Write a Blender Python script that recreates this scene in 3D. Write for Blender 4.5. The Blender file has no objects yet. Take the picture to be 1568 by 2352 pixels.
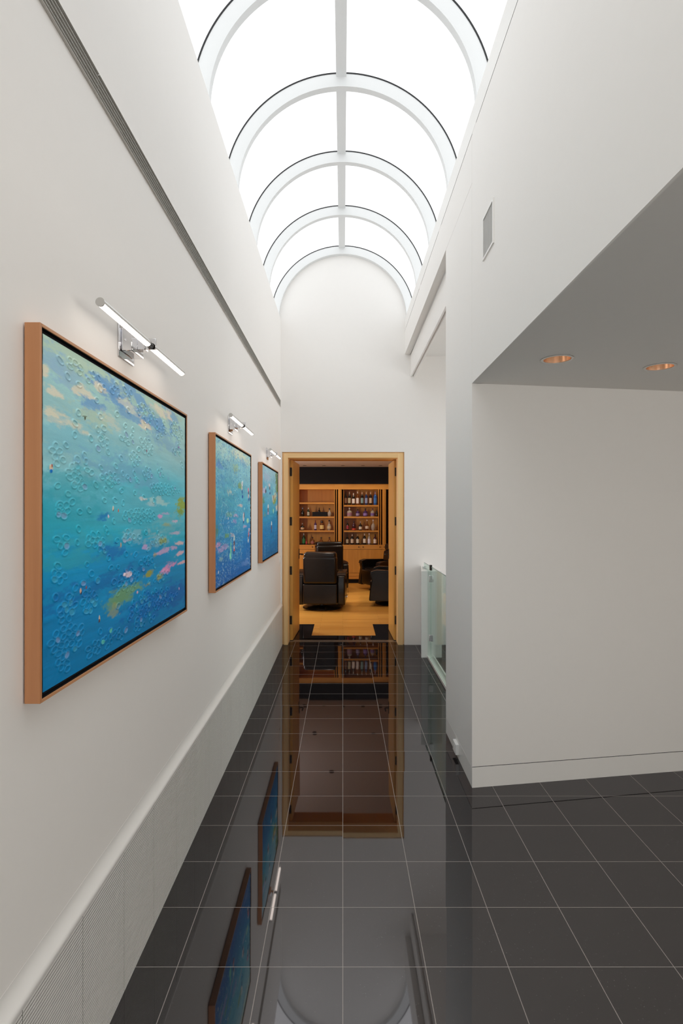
import bpy, bmesh, math, random
import numpy as np
from mathutils import Vector, Matrix
from mathutils.geometry import tessellate_polygon

C = bpy.context.scene.collection
PI = math.pi
F = 1262.0          # focal length in pixels of the 1568x2352 frame
EYE = 1.675         # eye height, metres

# ------------------------------------------------------------------ camera, world, exposure
cam_d = bpy.data.cameras.new('camera')
cam_d.sensor_fit = 'AUTO'; cam_d.sensor_width = 36.0
cam_d.lens = F / 2352.0 * 36.0
cam_d.shift_x = -3.0 / 2352.0; cam_d.shift_y = 1.0 / 2352.0
cam_d.clip_start = 0.05; cam_d.clip_end = 100
cam = bpy.data.objects.new('camera', cam_d); C.objects.link(cam)
cam.location = (0, 0, EYE); cam.rotation_euler = (PI / 2, 0, 0)
S = bpy.context.scene
S.camera = cam
S.view_settings.view_transform = 'Standard'
S.view_settings.look = 'None'
S.view_settings.gamma = 1.0
S.view_settings.use_curve_mapping = False
S.view_settings.exposure = 0.0
w = bpy.data.worlds.new('world'); S.world = w; w.use_nodes = True
w.node_tree.nodes['Background'].inputs[0].default_value = (0.92, 0.96, 1.0, 1)
w.node_tree.nodes['Background'].inputs[1].default_value = 1.0
S.cycles.max_bounces = 12; S.cycles.diffuse_bounces = 8; S.cycles.glossy_bounces = 6
S.cycles.transmission_bounces = 8; S.cycles.transparent_max_bounces = 12
S.cycles.sample_clamp_indirect = 6.0
S.cycles.caustics_reflective = False; S.cycles.caustics_refractive = False
try:
    S.cycles.use_denoising = True; S.cycles.denoiser = 'OPENIMAGEDENOISE'
except Exception:
    pass

SKYLIGHT = 1.42      # radiance of the milky skylight glazing

def light_area(name, loc, rot, sx, sy, power, col):
    l = bpy.data.lights.new(name, 'AREA'); l.shape = 'RECTANGLE'; l.size = sx; l.size_y = sy
    l.energy = power; l.color = col
    o = bpy.data.objects.new(name, l); C.objects.link(o); o.location = loc; o.rotation_euler = rot
    return o

def fill_light(name, loc, rot, sx, sy, radiance, col=(1.0, 0.975, 0.94)):
    return light_area(name, loc, rot, sx, sy, math.pi * radiance * sx * sy, col)
# fill lights added as unseen windows: outer side wall, wall behind the viewer, stair wall
fill_light('side_fill_light', (4.57, -0.7, 1.35), (0, PI / 2, 0), 1.9, 3.4, 1.9, (1.0, 0.90, 0.77))
fill_light('back_fill_light', (0.0, -2.57, 1.3), (PI / 2, 0, 0), 1.3, 2.1, 1.4, (1.0, 0.96, 0.90))
fill_light('stair_fill_light', (2.97, 5.6, 1.8), (0, PI / 2, 0), 2.2, 2.3, 0.85)
# daylight from the window at the left of the bar room
light_area('room_window_light', (-2.94, 9.6, 1.75), (0, -PI / 2, 0), 0.9, 0.45, 92, (1.0, 0.95, 0.92))

# ------------------------------------------------------------------ colour and material helpers
def lin(r, g, b):
    f = lambda c: (c / 255 / 12.92) if c / 255 <= 0.04045 else ((c / 255 + 0.055) / 1.055) ** 2.4
    return (f(r), f(g), f(b), 1)

class NT:
    def __init__(s, name):
        s.m = bpy.data.materials.new(name); s.m.use_nodes = True
        s.t = s.m.node_tree; s.p = s.t.nodes['Principled BSDF']
    def n(s, kind, **kw):
        x = s.t.nodes.new(kind)
        for k, v in kw.items(): setattr(x, k, v)
        return x
    def l(s, a, b): s.t.links.new(a, b)
    def val(s, sock, v): sock.default_value = v
    def math(s, op, a, b=None, c=None):
        x = s.n('ShaderNodeMath', operation=op)
        for i, q in enumerate((a, b, c)):
            if q is None: continue
            if isinstance(q, (int, float)): x.inputs[i].default_value = q
            else: s.l(q, x.inputs[i])
        return x.outputs[0]
    def mix(s, f, a, b):
        x = s.n('ShaderNodeMix', data_type='RGBA')
        for i, q in ((0, f), (6, a), (7, b)):
            if hasattr(q, 'links'): s.l(q, x.inputs[i])
            else: x.inputs[i].default_value = q
        return x.outputs[2]
    def bump(s, h, strength, dist=0.001):
        b = s.n('ShaderNodeBump'); b.inputs['Strength'].default_value = strength
        b.inputs['Distance'].default_value = dist
        s.l(h, b.inputs['Height']); s.l(b.outputs[0], s.p.inputs['Normal'])
    def coord(s, scale=(1, 1, 1), which='Object'):
        tc = s.n('ShaderNodeTexCoord'); mp = s.n('ShaderNodeMapping')
        mp.inputs['Scale'].default_value = scale
        s.l(tc.outputs[which], mp.inputs[0]); return mp.outputs[0]
    def noise(s, vec, scale, detail=3, rough=0.5, dist=0.0):
        x = s.n('ShaderNodeTexNoise'); x.inputs['Scale'].default_value = scale
        x.inputs['Detail'].default_value = detail; x.inputs['Roughness'].default_value = rough
        x.inputs['Distortion'].default_value = dist
        s.l(vec, x.inputs['Vector']); return x.outputs['Fac']
    def base(s, col=None, rough=0.5, metal=0.0, spec=None):
        if col is not None: s.p.inputs['Base Color'].default_value = col if len(col) == 4 else (*col, 1)
        s.p.inputs['Roughness'].default_value = rough; s.p.inputs['Metallic'].default_value = metal
        if spec is not None: s.p.inputs['Specular IOR Level'].default_value = spec
        return s

def plain(name, col, rough=0.5, metal=0.0, spec=None, grain=0.0, gscale=200, var=.008):
    m = NT(name).base(col, rough, metal, spec)
    v = m.coord()
    f = m.noise(v, 30, 3)
    c = m.p.inputs['Base Color'].default_value
    a = tuple(x * (1 - var) for x in c[:3]) + (1,); b = tuple(min(1, x * (1 + var)) for x in c[:3]) + (1,)
    m.l(m.mix(f, a, b), m.p.inputs['Base Color'])
    if grain: m.bump(m.noise(v, gscale, 2), grain, 0.0008)
    return m.m

def wood(name, c1, c2, axis='z', rough=0.4, scale=1.0, spec=None):
    m = NT(name).base(None, rough, 0, spec)
    sc = {'x': (1.2, 22, 22), 'y': (22, 1.2, 22), 'z': (22, 22, 1.2)}[axis]
    v = m.coord(tuple(q * scale for q in sc))
    f1 = m.noise(v, 1.0, 5, 0.6, 0.6)
    v2 = m.coord(tuple(q * scale * 0.18 for q in sc))
    f2 = m.noise(v2, 1.0, 3, 0.5, 0.8)
    f = m.math('ADD', m.math('MULTIPLY', f1, 0.6), m.math('MULTIPLY', f2, 0.6))
    r = m.n('ShaderNodeMapRange'); r.inputs[1].default_value = 0.35; r.inputs[2].default_value = 0.85
    m.l(f, r.inputs[0])
    m.l(m.mix(r.outputs[0], c1, c2), m.p.inputs['Base Color'])
    m.bump(f1, 0.08, 0.0006)
    return m.m

M = {}
M['wall'] = plain('wall_paint', (0.893, 0.871, 0.845), 0.62, spec=0.3, grain=0.05, gscale=260)
M['trim'] = plain('satin_white_trim', (0.87, 0.855, 0.83), 0.38, spec=0.4)
M['rib'] = plain('white_painted_metal', (0.80, 0.81, 0.81), 0.4, spec=0.4)
M['gap'] = plain('dark_shadow_gap', (0.03, 0.03, 0.03), 0.7)
M['gasket'] = plain('black_rubber', (0.012, 0.012, 0.014), 0.5)
M['grille'] = plain('grille_enamel', (0.86, 0.845, 0.81), 0.4)
M['grille_dark'] = plain('grille_shadow', (0.15, 0.145, 0.13), 0.8)
M['slot'] = plain('slot_grey', (0.22, 0.21, 0.19), 0.5)
M['slotfin'] = plain('slot_fin', (0.62, 0.60, 0.56), 0.45)
M['maple'] = wood('maple_casing', lin(232, 188, 126), lin(250, 216, 162), 'z', 0.38)
M['maple_h'] = wood('maple_head', lin(232, 188, 126), lin(250, 216, 162), 'x', 0.38)
M['frame'] = wood('cherry_frame', lin(176, 116, 74), lin(208, 150, 104), 'z', 0.4, 0.8)
M['frame_h'] = wood('cherry_frame_long', lin(190, 132, 88), lin(218, 162, 116), 'y', 0.4, 0.8)
M['door'] = wood('maple_door', lin(196, 142, 66), lin(224, 174, 92), 'z', 0.35)
M['cab'] = wood('amber_maple_cabinet', lin(180, 120, 44), lin(216, 154, 66), 'z', 0.35, 0.7)
M['cab_h'] = wood('amber_maple_shelf', lin(188, 126, 48), lin(216, 156, 72), 'x', 0.35, 0.7)
M['black'] = plain('black_panel', (0.006, 0.006, 0.008), 0.6, spec=0.2)
M['hinge'] = plain('dark_bronze', (0.03, 0.026, 0.022), 0.4, 0.7)
M['chrome'] = NT('polished_chrome').base((0.80, 0.80, 0.82), 0.06, 1.0).m
M['brushed'] = NT('brushed_metal').base((0.6, 0.59, 0.57), 0.28, 1.0).m
M['white_plastic'] = plain('white_plastic', (0.86, 0.86, 0.85), 0.3)
M['leather'] = plain('black_leather', (0.005, 0.004, 0.004), 0.25, spec=0.5, grain=0.25, gscale=120)
M['base_black'] = plain('black_lacquer', (0.008, 0.008, 0.008), 0.2)
M['vent'] = plain('vent_grey', (0.50, 0.49, 0.47), 0.5)
M['ceil'] = plain('ceiling_paint', (0.84, 0.82, 0.79), 0.7, spec=0.2)
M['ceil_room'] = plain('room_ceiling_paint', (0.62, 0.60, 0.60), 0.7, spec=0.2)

def emit(name, col, strength):
    m = bpy.data.materials.new(name); m.use_nodes = True; t = m.node_tree
    t.nodes.remove(t.nodes['Principled BSDF'])
    e = t.nodes.new('ShaderNodeEmission'); e.inputs[0].default_value = (*col, 1); e.inputs[1].default_value = strength
    t.links.new(e.outputs[0], t.nodes['Material Output'].inputs[0]); return m
M['sky'] = emit('milky_glazing', (0.97, 0.99, 1.0), SKYLIGHT)
M['tube'] = emit('lit_tube', (1.0, 0.90, 0.80), 4.5)
M['bulb'] = emit('warm_bulb', (1.0, 0.82, 0.64), 6.0)
M['roombulb'] = emit('room_bulb', (1.0, 0.72, 0.45), 6.0)

# copper reflector
M['copper'] = NT('copper_reflector').base(lin(240, 208, 182), 0.22, 0.9).m

def glass(name, tint, rough=0.0):
    m = bpy.data.materials.new(name); m.use_nodes = True; t = m.node_tree
    t.nodes.remove(t.nodes['Principled BSDF'])
    tr = t.nodes.new('ShaderNodeBsdfTransparent'); tr.inputs[0].default_value = tint
    gl = t.nodes.new('ShaderNodeBsdfGlossy'); gl.inputs[1].default_value = rough
    fr = t.nodes.new('ShaderNodeFresnel'); fr.inputs[0].default_value = 1.45
    mx = t.nodes.new('ShaderNodeMixShader')
    k = t.nodes.new('ShaderNodeMath'); k.operation = 'MULTIPLY'; k.inputs[1].default_value = 0.3
    t.links.new(fr.outputs[0], k.inputs[0]); t.links.new(k.outputs[0], mx.inputs[0]); t.links.new(tr.outputs[0], mx.inputs[1])
    t.links.new(gl.outputs[0], mx.inputs[2]); t.links.new(mx.outputs[0], t.nodes['Material Output'].inputs[0])
    return m
M['glass'] = glass('clear_glass', (0.86, 0.93, 0.90, 1))
M['glass_edge'] = plain('glass_edge_green', (0.18, 0.27, 0.24), 0.15)

# polished black granite tiles with pale grout, laid on a 305 mm grid
def granite(name, grout=True, base=(0.0065, 0.0058, 0.0068), ior=1.72):
    m = NT(name).base(None, 0.03)
    m.p.inputs['IOR'].default_value = ior
    tc = m.n('ShaderNodeTexCoord'); sp = m.n('ShaderNodeSeparateXYZ'); m.l(tc.outputs['Object'], sp.inputs[0])
    T = 0.305
    xs = m.math('DIVIDE', m.math('ADD', sp.outputs[0], 0.0 + 50 * T), T)
    ys = m.math('DIVIDE', m.math('ADD', sp.outputs[1], -2.025 + 50 * T), T)
    fx = m.math('FRACT', xs); fy = m.math('FRACT', ys)
    g = 0.0046
    ex = m.math('MINIMUM', fx, m.math('SUBTRACT', 1.0, fx))
    ey = m.math('MINIMUM', fy, m.math('SUBTRACT', 1.0, fy))
    e = m.math('MINIMUM', ex, ey)
    gm = m.math('LESS_THAN', e, g)
    # per tile tone and tilt
    cb = m.n('ShaderNodeCombineXYZ')
    m.l(m.math('FLOOR', xs), cb.inputs[0]); m.l(m.math('FLOOR', ys), cb.inputs[1])
    wn = m.n('ShaderNodeTexWhiteNoise', noise_dimensions='3D'); m.l(cb.outputs[0], wn.inputs[0])
    # mineral speckle
    sv = m.coord((1, 1, 1)); sn = m.noise(sv, 520, 2, 0.7); sn2 = m.noise(sv, 190, 3, 0.6)
    sp1 = m.n('ShaderNodeMapRange'); sp1.inputs[1].default_value = 0.52; sp1.inputs[2].default_value = 0.72; m.l(sn, sp1.inputs[0])
    vo = m.n('ShaderNodeTexVoronoi'); vo.inputs['Scale'].default_value = 95; m.l(sv, vo.inputs['Vector'])
    fleck = m.math('LESS_THAN', vo.outputs['Distance'], 0.11)
    wv = m.n('ShaderNodeTexWhiteNoise', noise_dimensions='3D'); m.l(vo.outputs['Position'], wv.inputs[0])
    fleck = m.math('MULTIPLY', fleck, m.math('GREATER_THAN', wv.outputs['Value'], 0.72))
    c0 = m.mix(sn2, (base[0] * .7, base[1] * .7, base[2] * .7, 1), (base[0] * 1.5, base[1] * 1.45, base[2] * 1.4, 1))
    c1 = m.mix(m.math('MULTIPLY', sp1.outputs[0], 0.5), c0, (0.045, 0.04, 0.042, 1))
    c2 = m.mix(m.math('MULTIPLY', fleck, 0.6), c1, (0.17, 0.16, 0.16, 1))
    if grout:
        c2 = m.mix(gm, c2, (0.36, 0.33, 0.31, 1))
        m.l(m.math('ADD', m.math('MULTIPLY', gm, 0.5), 0.03), m.p.inputs['Roughness'])
        geo = m.n('ShaderNodeNewGeometry')
        sub = m.n('ShaderNodeVectorMath', operation='SUBTRACT'); m.l(wn.outputs['Color'], sub.inputs[0]); sub.inputs[1].default_value = (.5, .5, .5)
        sc = m.n('ShaderNodeVectorMath', operation='SCALE'); m.l(sub.outputs[0], sc.inputs[0]); sc.inputs['Scale'].default_value = 0.0035
        ad = m.n('ShaderNodeVectorMath', operation='ADD'); m.l(sc.outputs[0], ad.inputs[0]); m.l(geo.outputs['Normal'], ad.inputs[1])
        no = m.n('ShaderNodeVectorMath', operation='NORMALIZE'); m.l(ad.outputs[0], no.inputs[0])
        m.l(no.outputs[0], m.p.inputs['Normal'])
    m.l(c2, m.p.inputs['Base Color'])
    # polished stone: mirror layer that grows gently towards grazing angles
    m.p.inputs['Specular IOR Level'].default_value = 0.0
    gl = m.n('ShaderNodeBsdfGlossy'); gl.inputs['Roughness'].default_value = 0.025; gl.inputs['Color'].default_value = (0.87, 0.84, 0.86, 1)
    fr = m.n('ShaderNodeFresnel'); fr.inputs[0].default_value = 1.45
    fac = m.math('ADD', m.math('MULTIPLY', fr.outputs[0], 0.32), 0.136)
    if grout:
        fac = m.math('MULTIPLY', fac, m.math('SUBTRACT', 1.0, m.math('MULTIPLY', gm, 0.6)))
        m.l(no.outputs[0], gl.inputs['Normal'])
    ms = m.n('ShaderNodeMixShader'); m.l(fac, ms.inputs[0]); m.l(m.p.outputs[0], ms.inputs[1]); m.l(gl.outputs[0], ms.inputs[2])
    m.l(ms.outputs[0], m.t.nodes['Material Output'].inputs[0])
    return m.m
M['granite'] = granite('polished_black_granite')
M['granite_plain'] = granite('polished_black_granite_border', False, (0.008, 0.007, 0.008))
M['threshold'] = plain('grey_brown_stone', (0.13, 0.11, 0.09), 0.25)

def plank_floor():
    m = NT('maple_plank_floor').base(None, 0.28)
    tc = m.n('ShaderNodeTexCoord'); mp = m.n('ShaderNodeMapping'); mp.inputs['Rotation'].default_value = (0, 0, 0)
    m.l(tc.outputs['Object'], mp.inputs[0])
    br = m.n('ShaderNodeTexBrick'); br.offset = 0.37
    br.inputs['Color1'].default_value = lin(222, 168, 84); br.inputs['Color2'].default_value = lin(208, 150, 68)
    br.inputs['Mortar'].default_value = lin(120, 72, 32)
    br.inputs['Scale'].default_value = 1.0; br.inputs['Mortar Size'].default_value = 0.0012
    br.inputs['Brick Width'].default_value = 0.9; br.inputs['Row Height'].default_value = 0.083
    m.l(mp.outputs[0], br.inputs['Vector'])
    v = m.coord((2, 14, 4)); f = m.noise(v, 2.0, 4, 0.6, 0.5)
    x = m.n('ShaderNodeMix', data_type='RGBA', blend_type='MULTIPLY'); x.inputs[0].default_value = 0.5
    m.l(br.outputs[0], x.inputs[6]); m.l(m.mix(f, (0.75, 0.7, 0.62, 1), (1.1, 1.08, 1.0, 1)), x.inputs[7])
    m.l(x.outputs[2], m.p.inputs['Base Color'])
    return m.m
M['planks'] = plank_floor()

# ------------------------------------------------------------------ mesh builder
class MB:
    def __init__(s): s.v = []; s.f = []; s.mi = []; s.cur = 0
    def add(s, vs, fs):
        o = len(s.v); s.v += [tuple(p) for p in vs]
        for q in fs: s.f.append(tuple(i + o for i in q)); s.mi.append(s.cur)
        return s
    def box(s, x0, y0, z0, x1, y1, z1):
        x0, x1 = sorted((x0, x1)); y0, y1 = sorted((y0, y1)); z0, z1 = sorted((z0, z1))
        return s.add([(x0, y0, z0), (x1, y0, z0), (x1, y1, z0), (x0, y1, z0), (x0, y0, z1), (x1, y0, z1), (x1, y1, z1), (x0, y1, z1)],
                     [(0, 3, 2, 1), (4, 5, 6, 7), (0, 1, 5, 4), (1, 2, 6, 5), (2, 3, 7, 6), (3, 0, 4, 7)])
    def prism(s, pts, a0, a1, axis='z'):
        """extrude a 2-D outline: axis z -> (x,y) outline, y -> (x,z), x -> (y,z)"""
        n = len(pts)
        mk = {'z': lambda p, a: (p[0], p[1], a), 'y': lambda p, a: (p[0], a, p[1]), 'x': lambda p, a: (a, p[0], p[1])}[axis]
        vs = [mk(p, a0) for p in pts] + [mk(p, a1) for p in pts]
        fs = [(i, (i + 1) % n, n + (i + 1) % n, n + i) for i in range(n)]
        tri = tessellate_polygon([[Vector((p[0], p[1], 0)) for p in pts]])
        fs += [tuple(t) for t in tri] + [tuple(n + i for i in reversed(t)) for t in tri]
        return s.add(vs, fs)
    def lathe(s, prof, n=24, c=(0, 0, 0), axis='z', cap=True):
        vs = []; fs = []
        for r, h in prof:
            for i in range(n):
                a = 2 * PI * i / n
                p = (r * math.cos(a), r * math.sin(a), h)
                if axis == 'y': p = (p[0], p[2], p[1])
                if axis == 'x': p = (p[2], p[0], p[1])
                vs.append((p[0] + c[0], p[1] + c[1], p[2] + c[2]))
        m = len(prof)
        for j in range(m - 1):
            for i in range(n):
                k = (i + 1) % n
                fs.append((j * n + i, j * n + k, (j + 1) * n + k, (j + 1) * n + i))
        if cap: fs += [tuple(reversed(range(n))), tuple((m - 1) * n + i for i in range(n))]
        return s.add(vs, fs)
    def tube(s, pts, r, n=10):
        P = [Vector(p) for p in pts]; vs = []; fs = []
        for i, p in enumerate(P):
            d = (P[min(i + 1, len(P) - 1)] - P[max(i - 1, 0)]).normalized()
            u = d.orthogonal().normalized(); w_ = d.cross(u)
            for k in range(n):
                a = 2 * PI * k / n; vs.append(p + u * (r * math.cos(a)) + w_ * (r * math.sin(a)))
        for i in range(len(P) - 1):
            for k in range(n):
                q = (k + 1) % n; fs.append((i * n + k, i * n + q, (i + 1) * n + q, (i + 1) * n + k))
        fs += [tuple(reversed(range(n))), tuple((len(P) - 1) * n + k for k in range(n))]
        return s.add(vs, fs)
    def build(s, name, mats, parent=None, bevel=0.0, seg=2, smooth=False, subsurf=0, fix=True):
        me = bpy.data.meshes.new(name); me.from_pydata(s.v, [], s.f)
        if not isinstance(mats, (list, tuple)): mats = [mats]
        for m in mats: me.materials.append(m)
        for p, i in zip(me.polygons, s.mi): p.material_index = i
        if fix:
            bm = bmesh.new(); bm.from_mesh(me); bmesh.ops.recalc_face_normals(bm, faces=bm.faces); bm.to_mesh(me); bm.free()
        o = bpy.data.objects.new(name, me); C.objects.link(o)
        if parent: o.parent = parent
        if bevel:
            b = o.modifiers.new('bevel', 'BEVEL'); b.width = bevel; b.segments = seg; b.limit_method = 'ANGLE'; b.angle_limit = math.radians(40)
        if subsurf:
            q = o.modifiers.new('sub', 'SUBSURF'); q.levels = subsurf; q.render_levels = subsurf
        if smooth or bevel:
            for p in me.polygons: p.use_smooth = True
            if not subsurf and not smooth:
                me.set_sharp_from_angle(angle=math.radians(35))
            elif smooth and not subsurf:
                me.set_sharp_from_angle(angle=math.radians(50))
        return o

def tag(o, label, cat, group=None, kind=None):
    o['label'] = label; o['category'] = cat
    if group: o['group'] = group
    if kind: o['kind'] = kind
    return o
def struct(o, label=None, cat=None):
    o['kind'] = 'structure'
    if label: o['label'] = label
    if cat: o['category'] = cat
    return o
def empty(name, loc=(0, 0, 0), rz=0):
    o = bpy.data.objects.new(name, None); C.objects.link(o); o.location = loc; o.rotation_euler = (0, 0, rz)
    o.empty_display_size = 0.1; return o

# ------------------------------------------------------------------ key dimensions
XL, XR = -0.785, 0.785          # hall walls
YE = 6.95                        # end wall
YB = -2.6                        # wall behind the camera
ZT = 4.12                        # top of the hall walls = springing of the vault
RI, RO = 0.80, 0.895             # vault rib radii
SOF = 2.46                       # low ceiling of the space at the right
XR2 = 4.6
CORN = (0.785, 3.34)             # corner of the angled wall
ANG = (1.415, 0.222)             # direction of the angled wall

# ------------------------------------------------------------------ setting: floors
struct(MB().box(-1.0, YB - .2, -0.1, XR2 + .2, 7.10, 0).build('floor', M['granite']), 'polished black granite floor tiles with pale grout', 'floor')
struct(MB().box(-0.72, 7.10, -0.1, 0.72, 7.22, 0.0).build('trim_1', M['threshold']), 'grey brown stone strip set in the floor under the double door', 'threshold')
m = MB().box(-3.2, 7.22, -0.1, 3.2, 7.48, 0)
m.box(-3.2, 7.48, -0.1, -0.424, 8.24, 0).box(0.447, 7.48, -0.1, 3.2, 8.24, 0)
struct(m.build('floor_border', M['granite_plain']), 'black stone border stepping around the wooden floor', 'floor')
m = MB().box(-0.424, 7.48, -0.1, 0.447, 8.24, 0).box(-3.2, 8.24, -0.1, 3.2, 13.6, 0)
struct(m.build('floor_wood', M['planks']), 'amber maple plank floor of the bar room', 'floor')

# ------------------------------------------------------------------ setting: walls
struct(MB().box(XL - .16, YB, 0, XL, YE + .05, ZT).build('wall_left', M['wall']), 'tall white left wall carrying the three paintings', 'wall')

# end wall with the door opening
DX0, DX1, DZ = -0.768, 0.777, 2.44
m = MB()
m.box(-3.2, YE, 0, DX0, 7.17, 5.2).box(DX1, YE, 0, 3.3, 7.17, 5.2).box(DX0, YE, DZ, DX1, 7.17, 5.2)
struct(m.build('wall_end', M['wall']), 'white end wall around the double door, rounded under the vault', 'wall')

# wall behind the camera
struct(MB().box(-1.0, YB - .15, 0, XR2 + .2, YB, 5.2).build('wall_back', M['wall']), 'white wall behind the viewer', 'wall')
struct(MB().box(XR2, YB, 0, XR2 + .15, 7.0, 3.2).build('wall_outer', M['wall']), 'white outer wall of the space at the right', 'wall')

# right wall: upper panel over the opening, pier with the angled face, beam to the end wall
G = 0.0012
ZG = 3.97
m = MB()
m.prism([(YB, SOF + .016), (1.24, SOF + .012), (CORN[1] - G, SOF), (CORN[1] - G, ZG), (YB, ZG)], XR, XR + .06, 'x')
m.box(XR, CORN[1] + G, 3.675 + G, XR + .07, YE, ZG)          # beam
m.prism([(CORN[1] + G, SOF), (4.186, SOF), (4.186, 3.675 - G), (CORN[1] + G, 3.675 - G)], XR, XR + .06, 'x')
struct(m.build('wall_right', M['wall']), 'tall white right wall with beam running to the end wall', 'wall')
# backing behind the hairline joints; near-black strip paints the shade in the slot above
struct(MB().box(XR + .061, YB, SOF + .02, XR + .075, 4.18, ZT - .05).box(XR + .0015, YB, ZG + .0001, XR + .06, YE - .12, ZG + .0069).box(XR + .0705, 4.18, 3.70, XR + .08, YE - .002, ZT - .05).build('trim_2', M['gap']), 'dark backing and painted slot shade behind the white wall panels', 'trim')
fp = [CORN, (4.4, CORN[1] + (4.4 - CORN[0]) * ANG[1] / ANG[0]), (4.4, 4.186), (CORN[0], 4.186)]
bb = 0.124
m = MB().prism(fp, 0.0 + bb + .0045, SOF, 'z')
inset = [(fp[0][0] + .003, fp[0][1] + .003), (fp[1][0], fp[1][1] + .003), (fp[2][0], fp[2][1] - .01), (fp[3][0] + .003, fp[3][1] - .01)]
m.box(XR + .08, 4.06, SOF, 4.4, 4.186, 3.675)
struct(m.build('wall_angled', M['wall']), 'plain beige angled wall facing the viewer at the right', 'wall')
struct(MB().prism(inset, bb - .001, bb + .0055, 'z').build('trim_12', M['gap']), 'thin dark strip painted as shade in the reveal above the flush baseboard', 'trim')  # dark strip colours in the shade of the reveal
struct(MB().prism(fp, 0, bb, 'z').build('baseboard_right', M['trim'], bevel=.001), 'flush white baseboard of the angled wall', 'baseboard')
# top trim above the slot
struct(MB().box(XR, YB, ZG + .007, XR + .14, YE, ZT).build('trim_3', M['trim']), 'white ledge along the foot of the skylight at the right', 'trim')
m = MB()
for y in (3.24, 4.40, 2.1, 5.55):
    m.box(XR + .0005, y, ZG - .002, XR + .03, y + .095, ZG + .010)
struct(m.build('trim_4', M['wall']), 'short white bridges across the dark slot', 'trim')
# second beam beyond the first
m = MB().box(.855, 4.0, 3.39, .872, YE, 3.66).box(.892, 4.0, 3.39, .908, YE, 3.66).box(.872, 4.0, 3.42, .892, YE, 3.66)
struct(m.build('trim_5', M['wall']), 'second white beam with a grooved underside over the stair opening', 'trim')
# side space over the stair
struct(MB().box(.908, 4.186, 3.65, 3.2, YE, 3.75).build('ceiling_stair', M['ceil']), 'pale ceiling beyond the two beams', 'ceiling')
struct(MB().box(3.0, 4.186, 0, 3.15, YE, 3.65).build('wall_stair', M['wall']), 'white wall beyond the glass railing', 'wall')

# low ceiling at the right with three round openings for the downlights
LIGHTS = [(1.096, 2.81), (1.706, 2.957), (2.35, 3.02), (1.3, 1.2)]
outer = [Vector((XR, YB, 0)), Vector((XR2, YB, 0)), Vector((XR2, 4.0, 0)), Vector((XR, 4.0, 0))]
HR = 0.068
holes = [[Vector((x + HR * math.cos(-2 * PI * i / 32), y + HR * math.sin(-2 * PI * i / 32), 0)) for i in range(32)] for x, y in LIGHTS]
allp = outer + [p for h in holes for p in h]
tri = tessellate_polygon([outer] + holes)
m = MB(); m.add([(p.x, p.y, SOF) for p in allp], [tuple(t) for t in tri])
m.add([(p.x, p.y, SOF + .012) for p in allp], [tuple(reversed(t)) for t in tri])
for h in holes:
    n = len(h)
    m.add([(p.x, p.y, SOF) for p in h] + [(p.x, p.y, SOF + .012) for p in h], [(i, (i + 1) % n, n + (i + 1) % n, n + i) for i in range(n)])
struct(m.build('ceiling', M['ceil'], fix=False), 'low grey ceiling with round downlights at the right', 'ceiling')
struct(MB().box(XR + .06, YB, SOF + .2, XR2, 4.0, SOF + .26).build('ceiling_deck', M['ceil']), 'slab over the low ceiling', 'ceiling')

# ------------------------------------------------------------------ skylight
sky = empty('window_1', (0, 0, ZT)); struct(sky, 'barrel vaulted skylight of milky glazing on white ribs', 'skylight')
def arc(r, y0, y1, r2=None, n=72, a0=0.0, a1=PI, mb=None):
    mb = mb or MB(); r2 = r2 or r
    pts = []
    for i in range(n + 1):
        a = a0 + (a1 - a0) * i / n; c, s_ = math.cos(a), math.sin(a)
        pts += [(r * c, y0, r * s_), (r2 * c, y0, r2 * s_), (r2 * c, y1, r2 * s_), (r * c, y1, r * s_)]
    fs = []
    for i in range(n):
        b = 4 * i
        for k in range(4): fs.append((b + k, b + (k + 1) % 4, b + 4 + (k + 1) % 4, b + 4 + k))
    fs += [(0, 1, 2, 3), (4 * n + 3, 4 * n + 2, 4 * n + 1, 4 * n)]
    return mb.add(pts, fs)
ribs = [6.893 - .9033 * k for k in range(11)]
for k, y in enumerate(ribs):
    y1 = YE if k == 0 else y + .052
    arc(RI, y, y1, RO).build('rib', M['rib'], sky, smooth=True)
    g = arc(RO + .001, y - .004, y1 + (.0 if k == 0 else .004), RO + .009, mb=MB(), a0=.02, a1=PI - .02).build('gasket', M['gasket'], sky, smooth=True)
    g['label'] = 'black rubber gasket'
MB().box(-.051, YB, .872, .027, YE - .057, .93).build('ridge_bar', M['rib'], sky)
for k in range(len(ribs)):
    ya = ribs[k] + (.0 if k else .03); yb = ribs[k + 1] if k + 1 < len(ribs) else YB
    for a0, a1 in ((0, PI / 2), (PI / 2, PI)):
        arc(RO + .012, yb, ya, RO + .020, n=36, a0=a0, a1=a1).build('glazing_pane', M['sky'], sky, smooth=True)
# foot rails and dark-free ledge
MB().box(-RO - .03, YB, -.02, -RO - .004, YE, .02).build('foot_rail', M['rib'], sky)
MB().box(RO + .004, YB, -.02, RO + .03, YE, .02).build('foot_rail', M['rib'], sky)
struct(MB().box(XR + .14, YB, ZT - .03, XR + .35, YE, ZT).build('trim_6', M['trim']), 'white roof ledge beside the skylight', 'trim')

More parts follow.
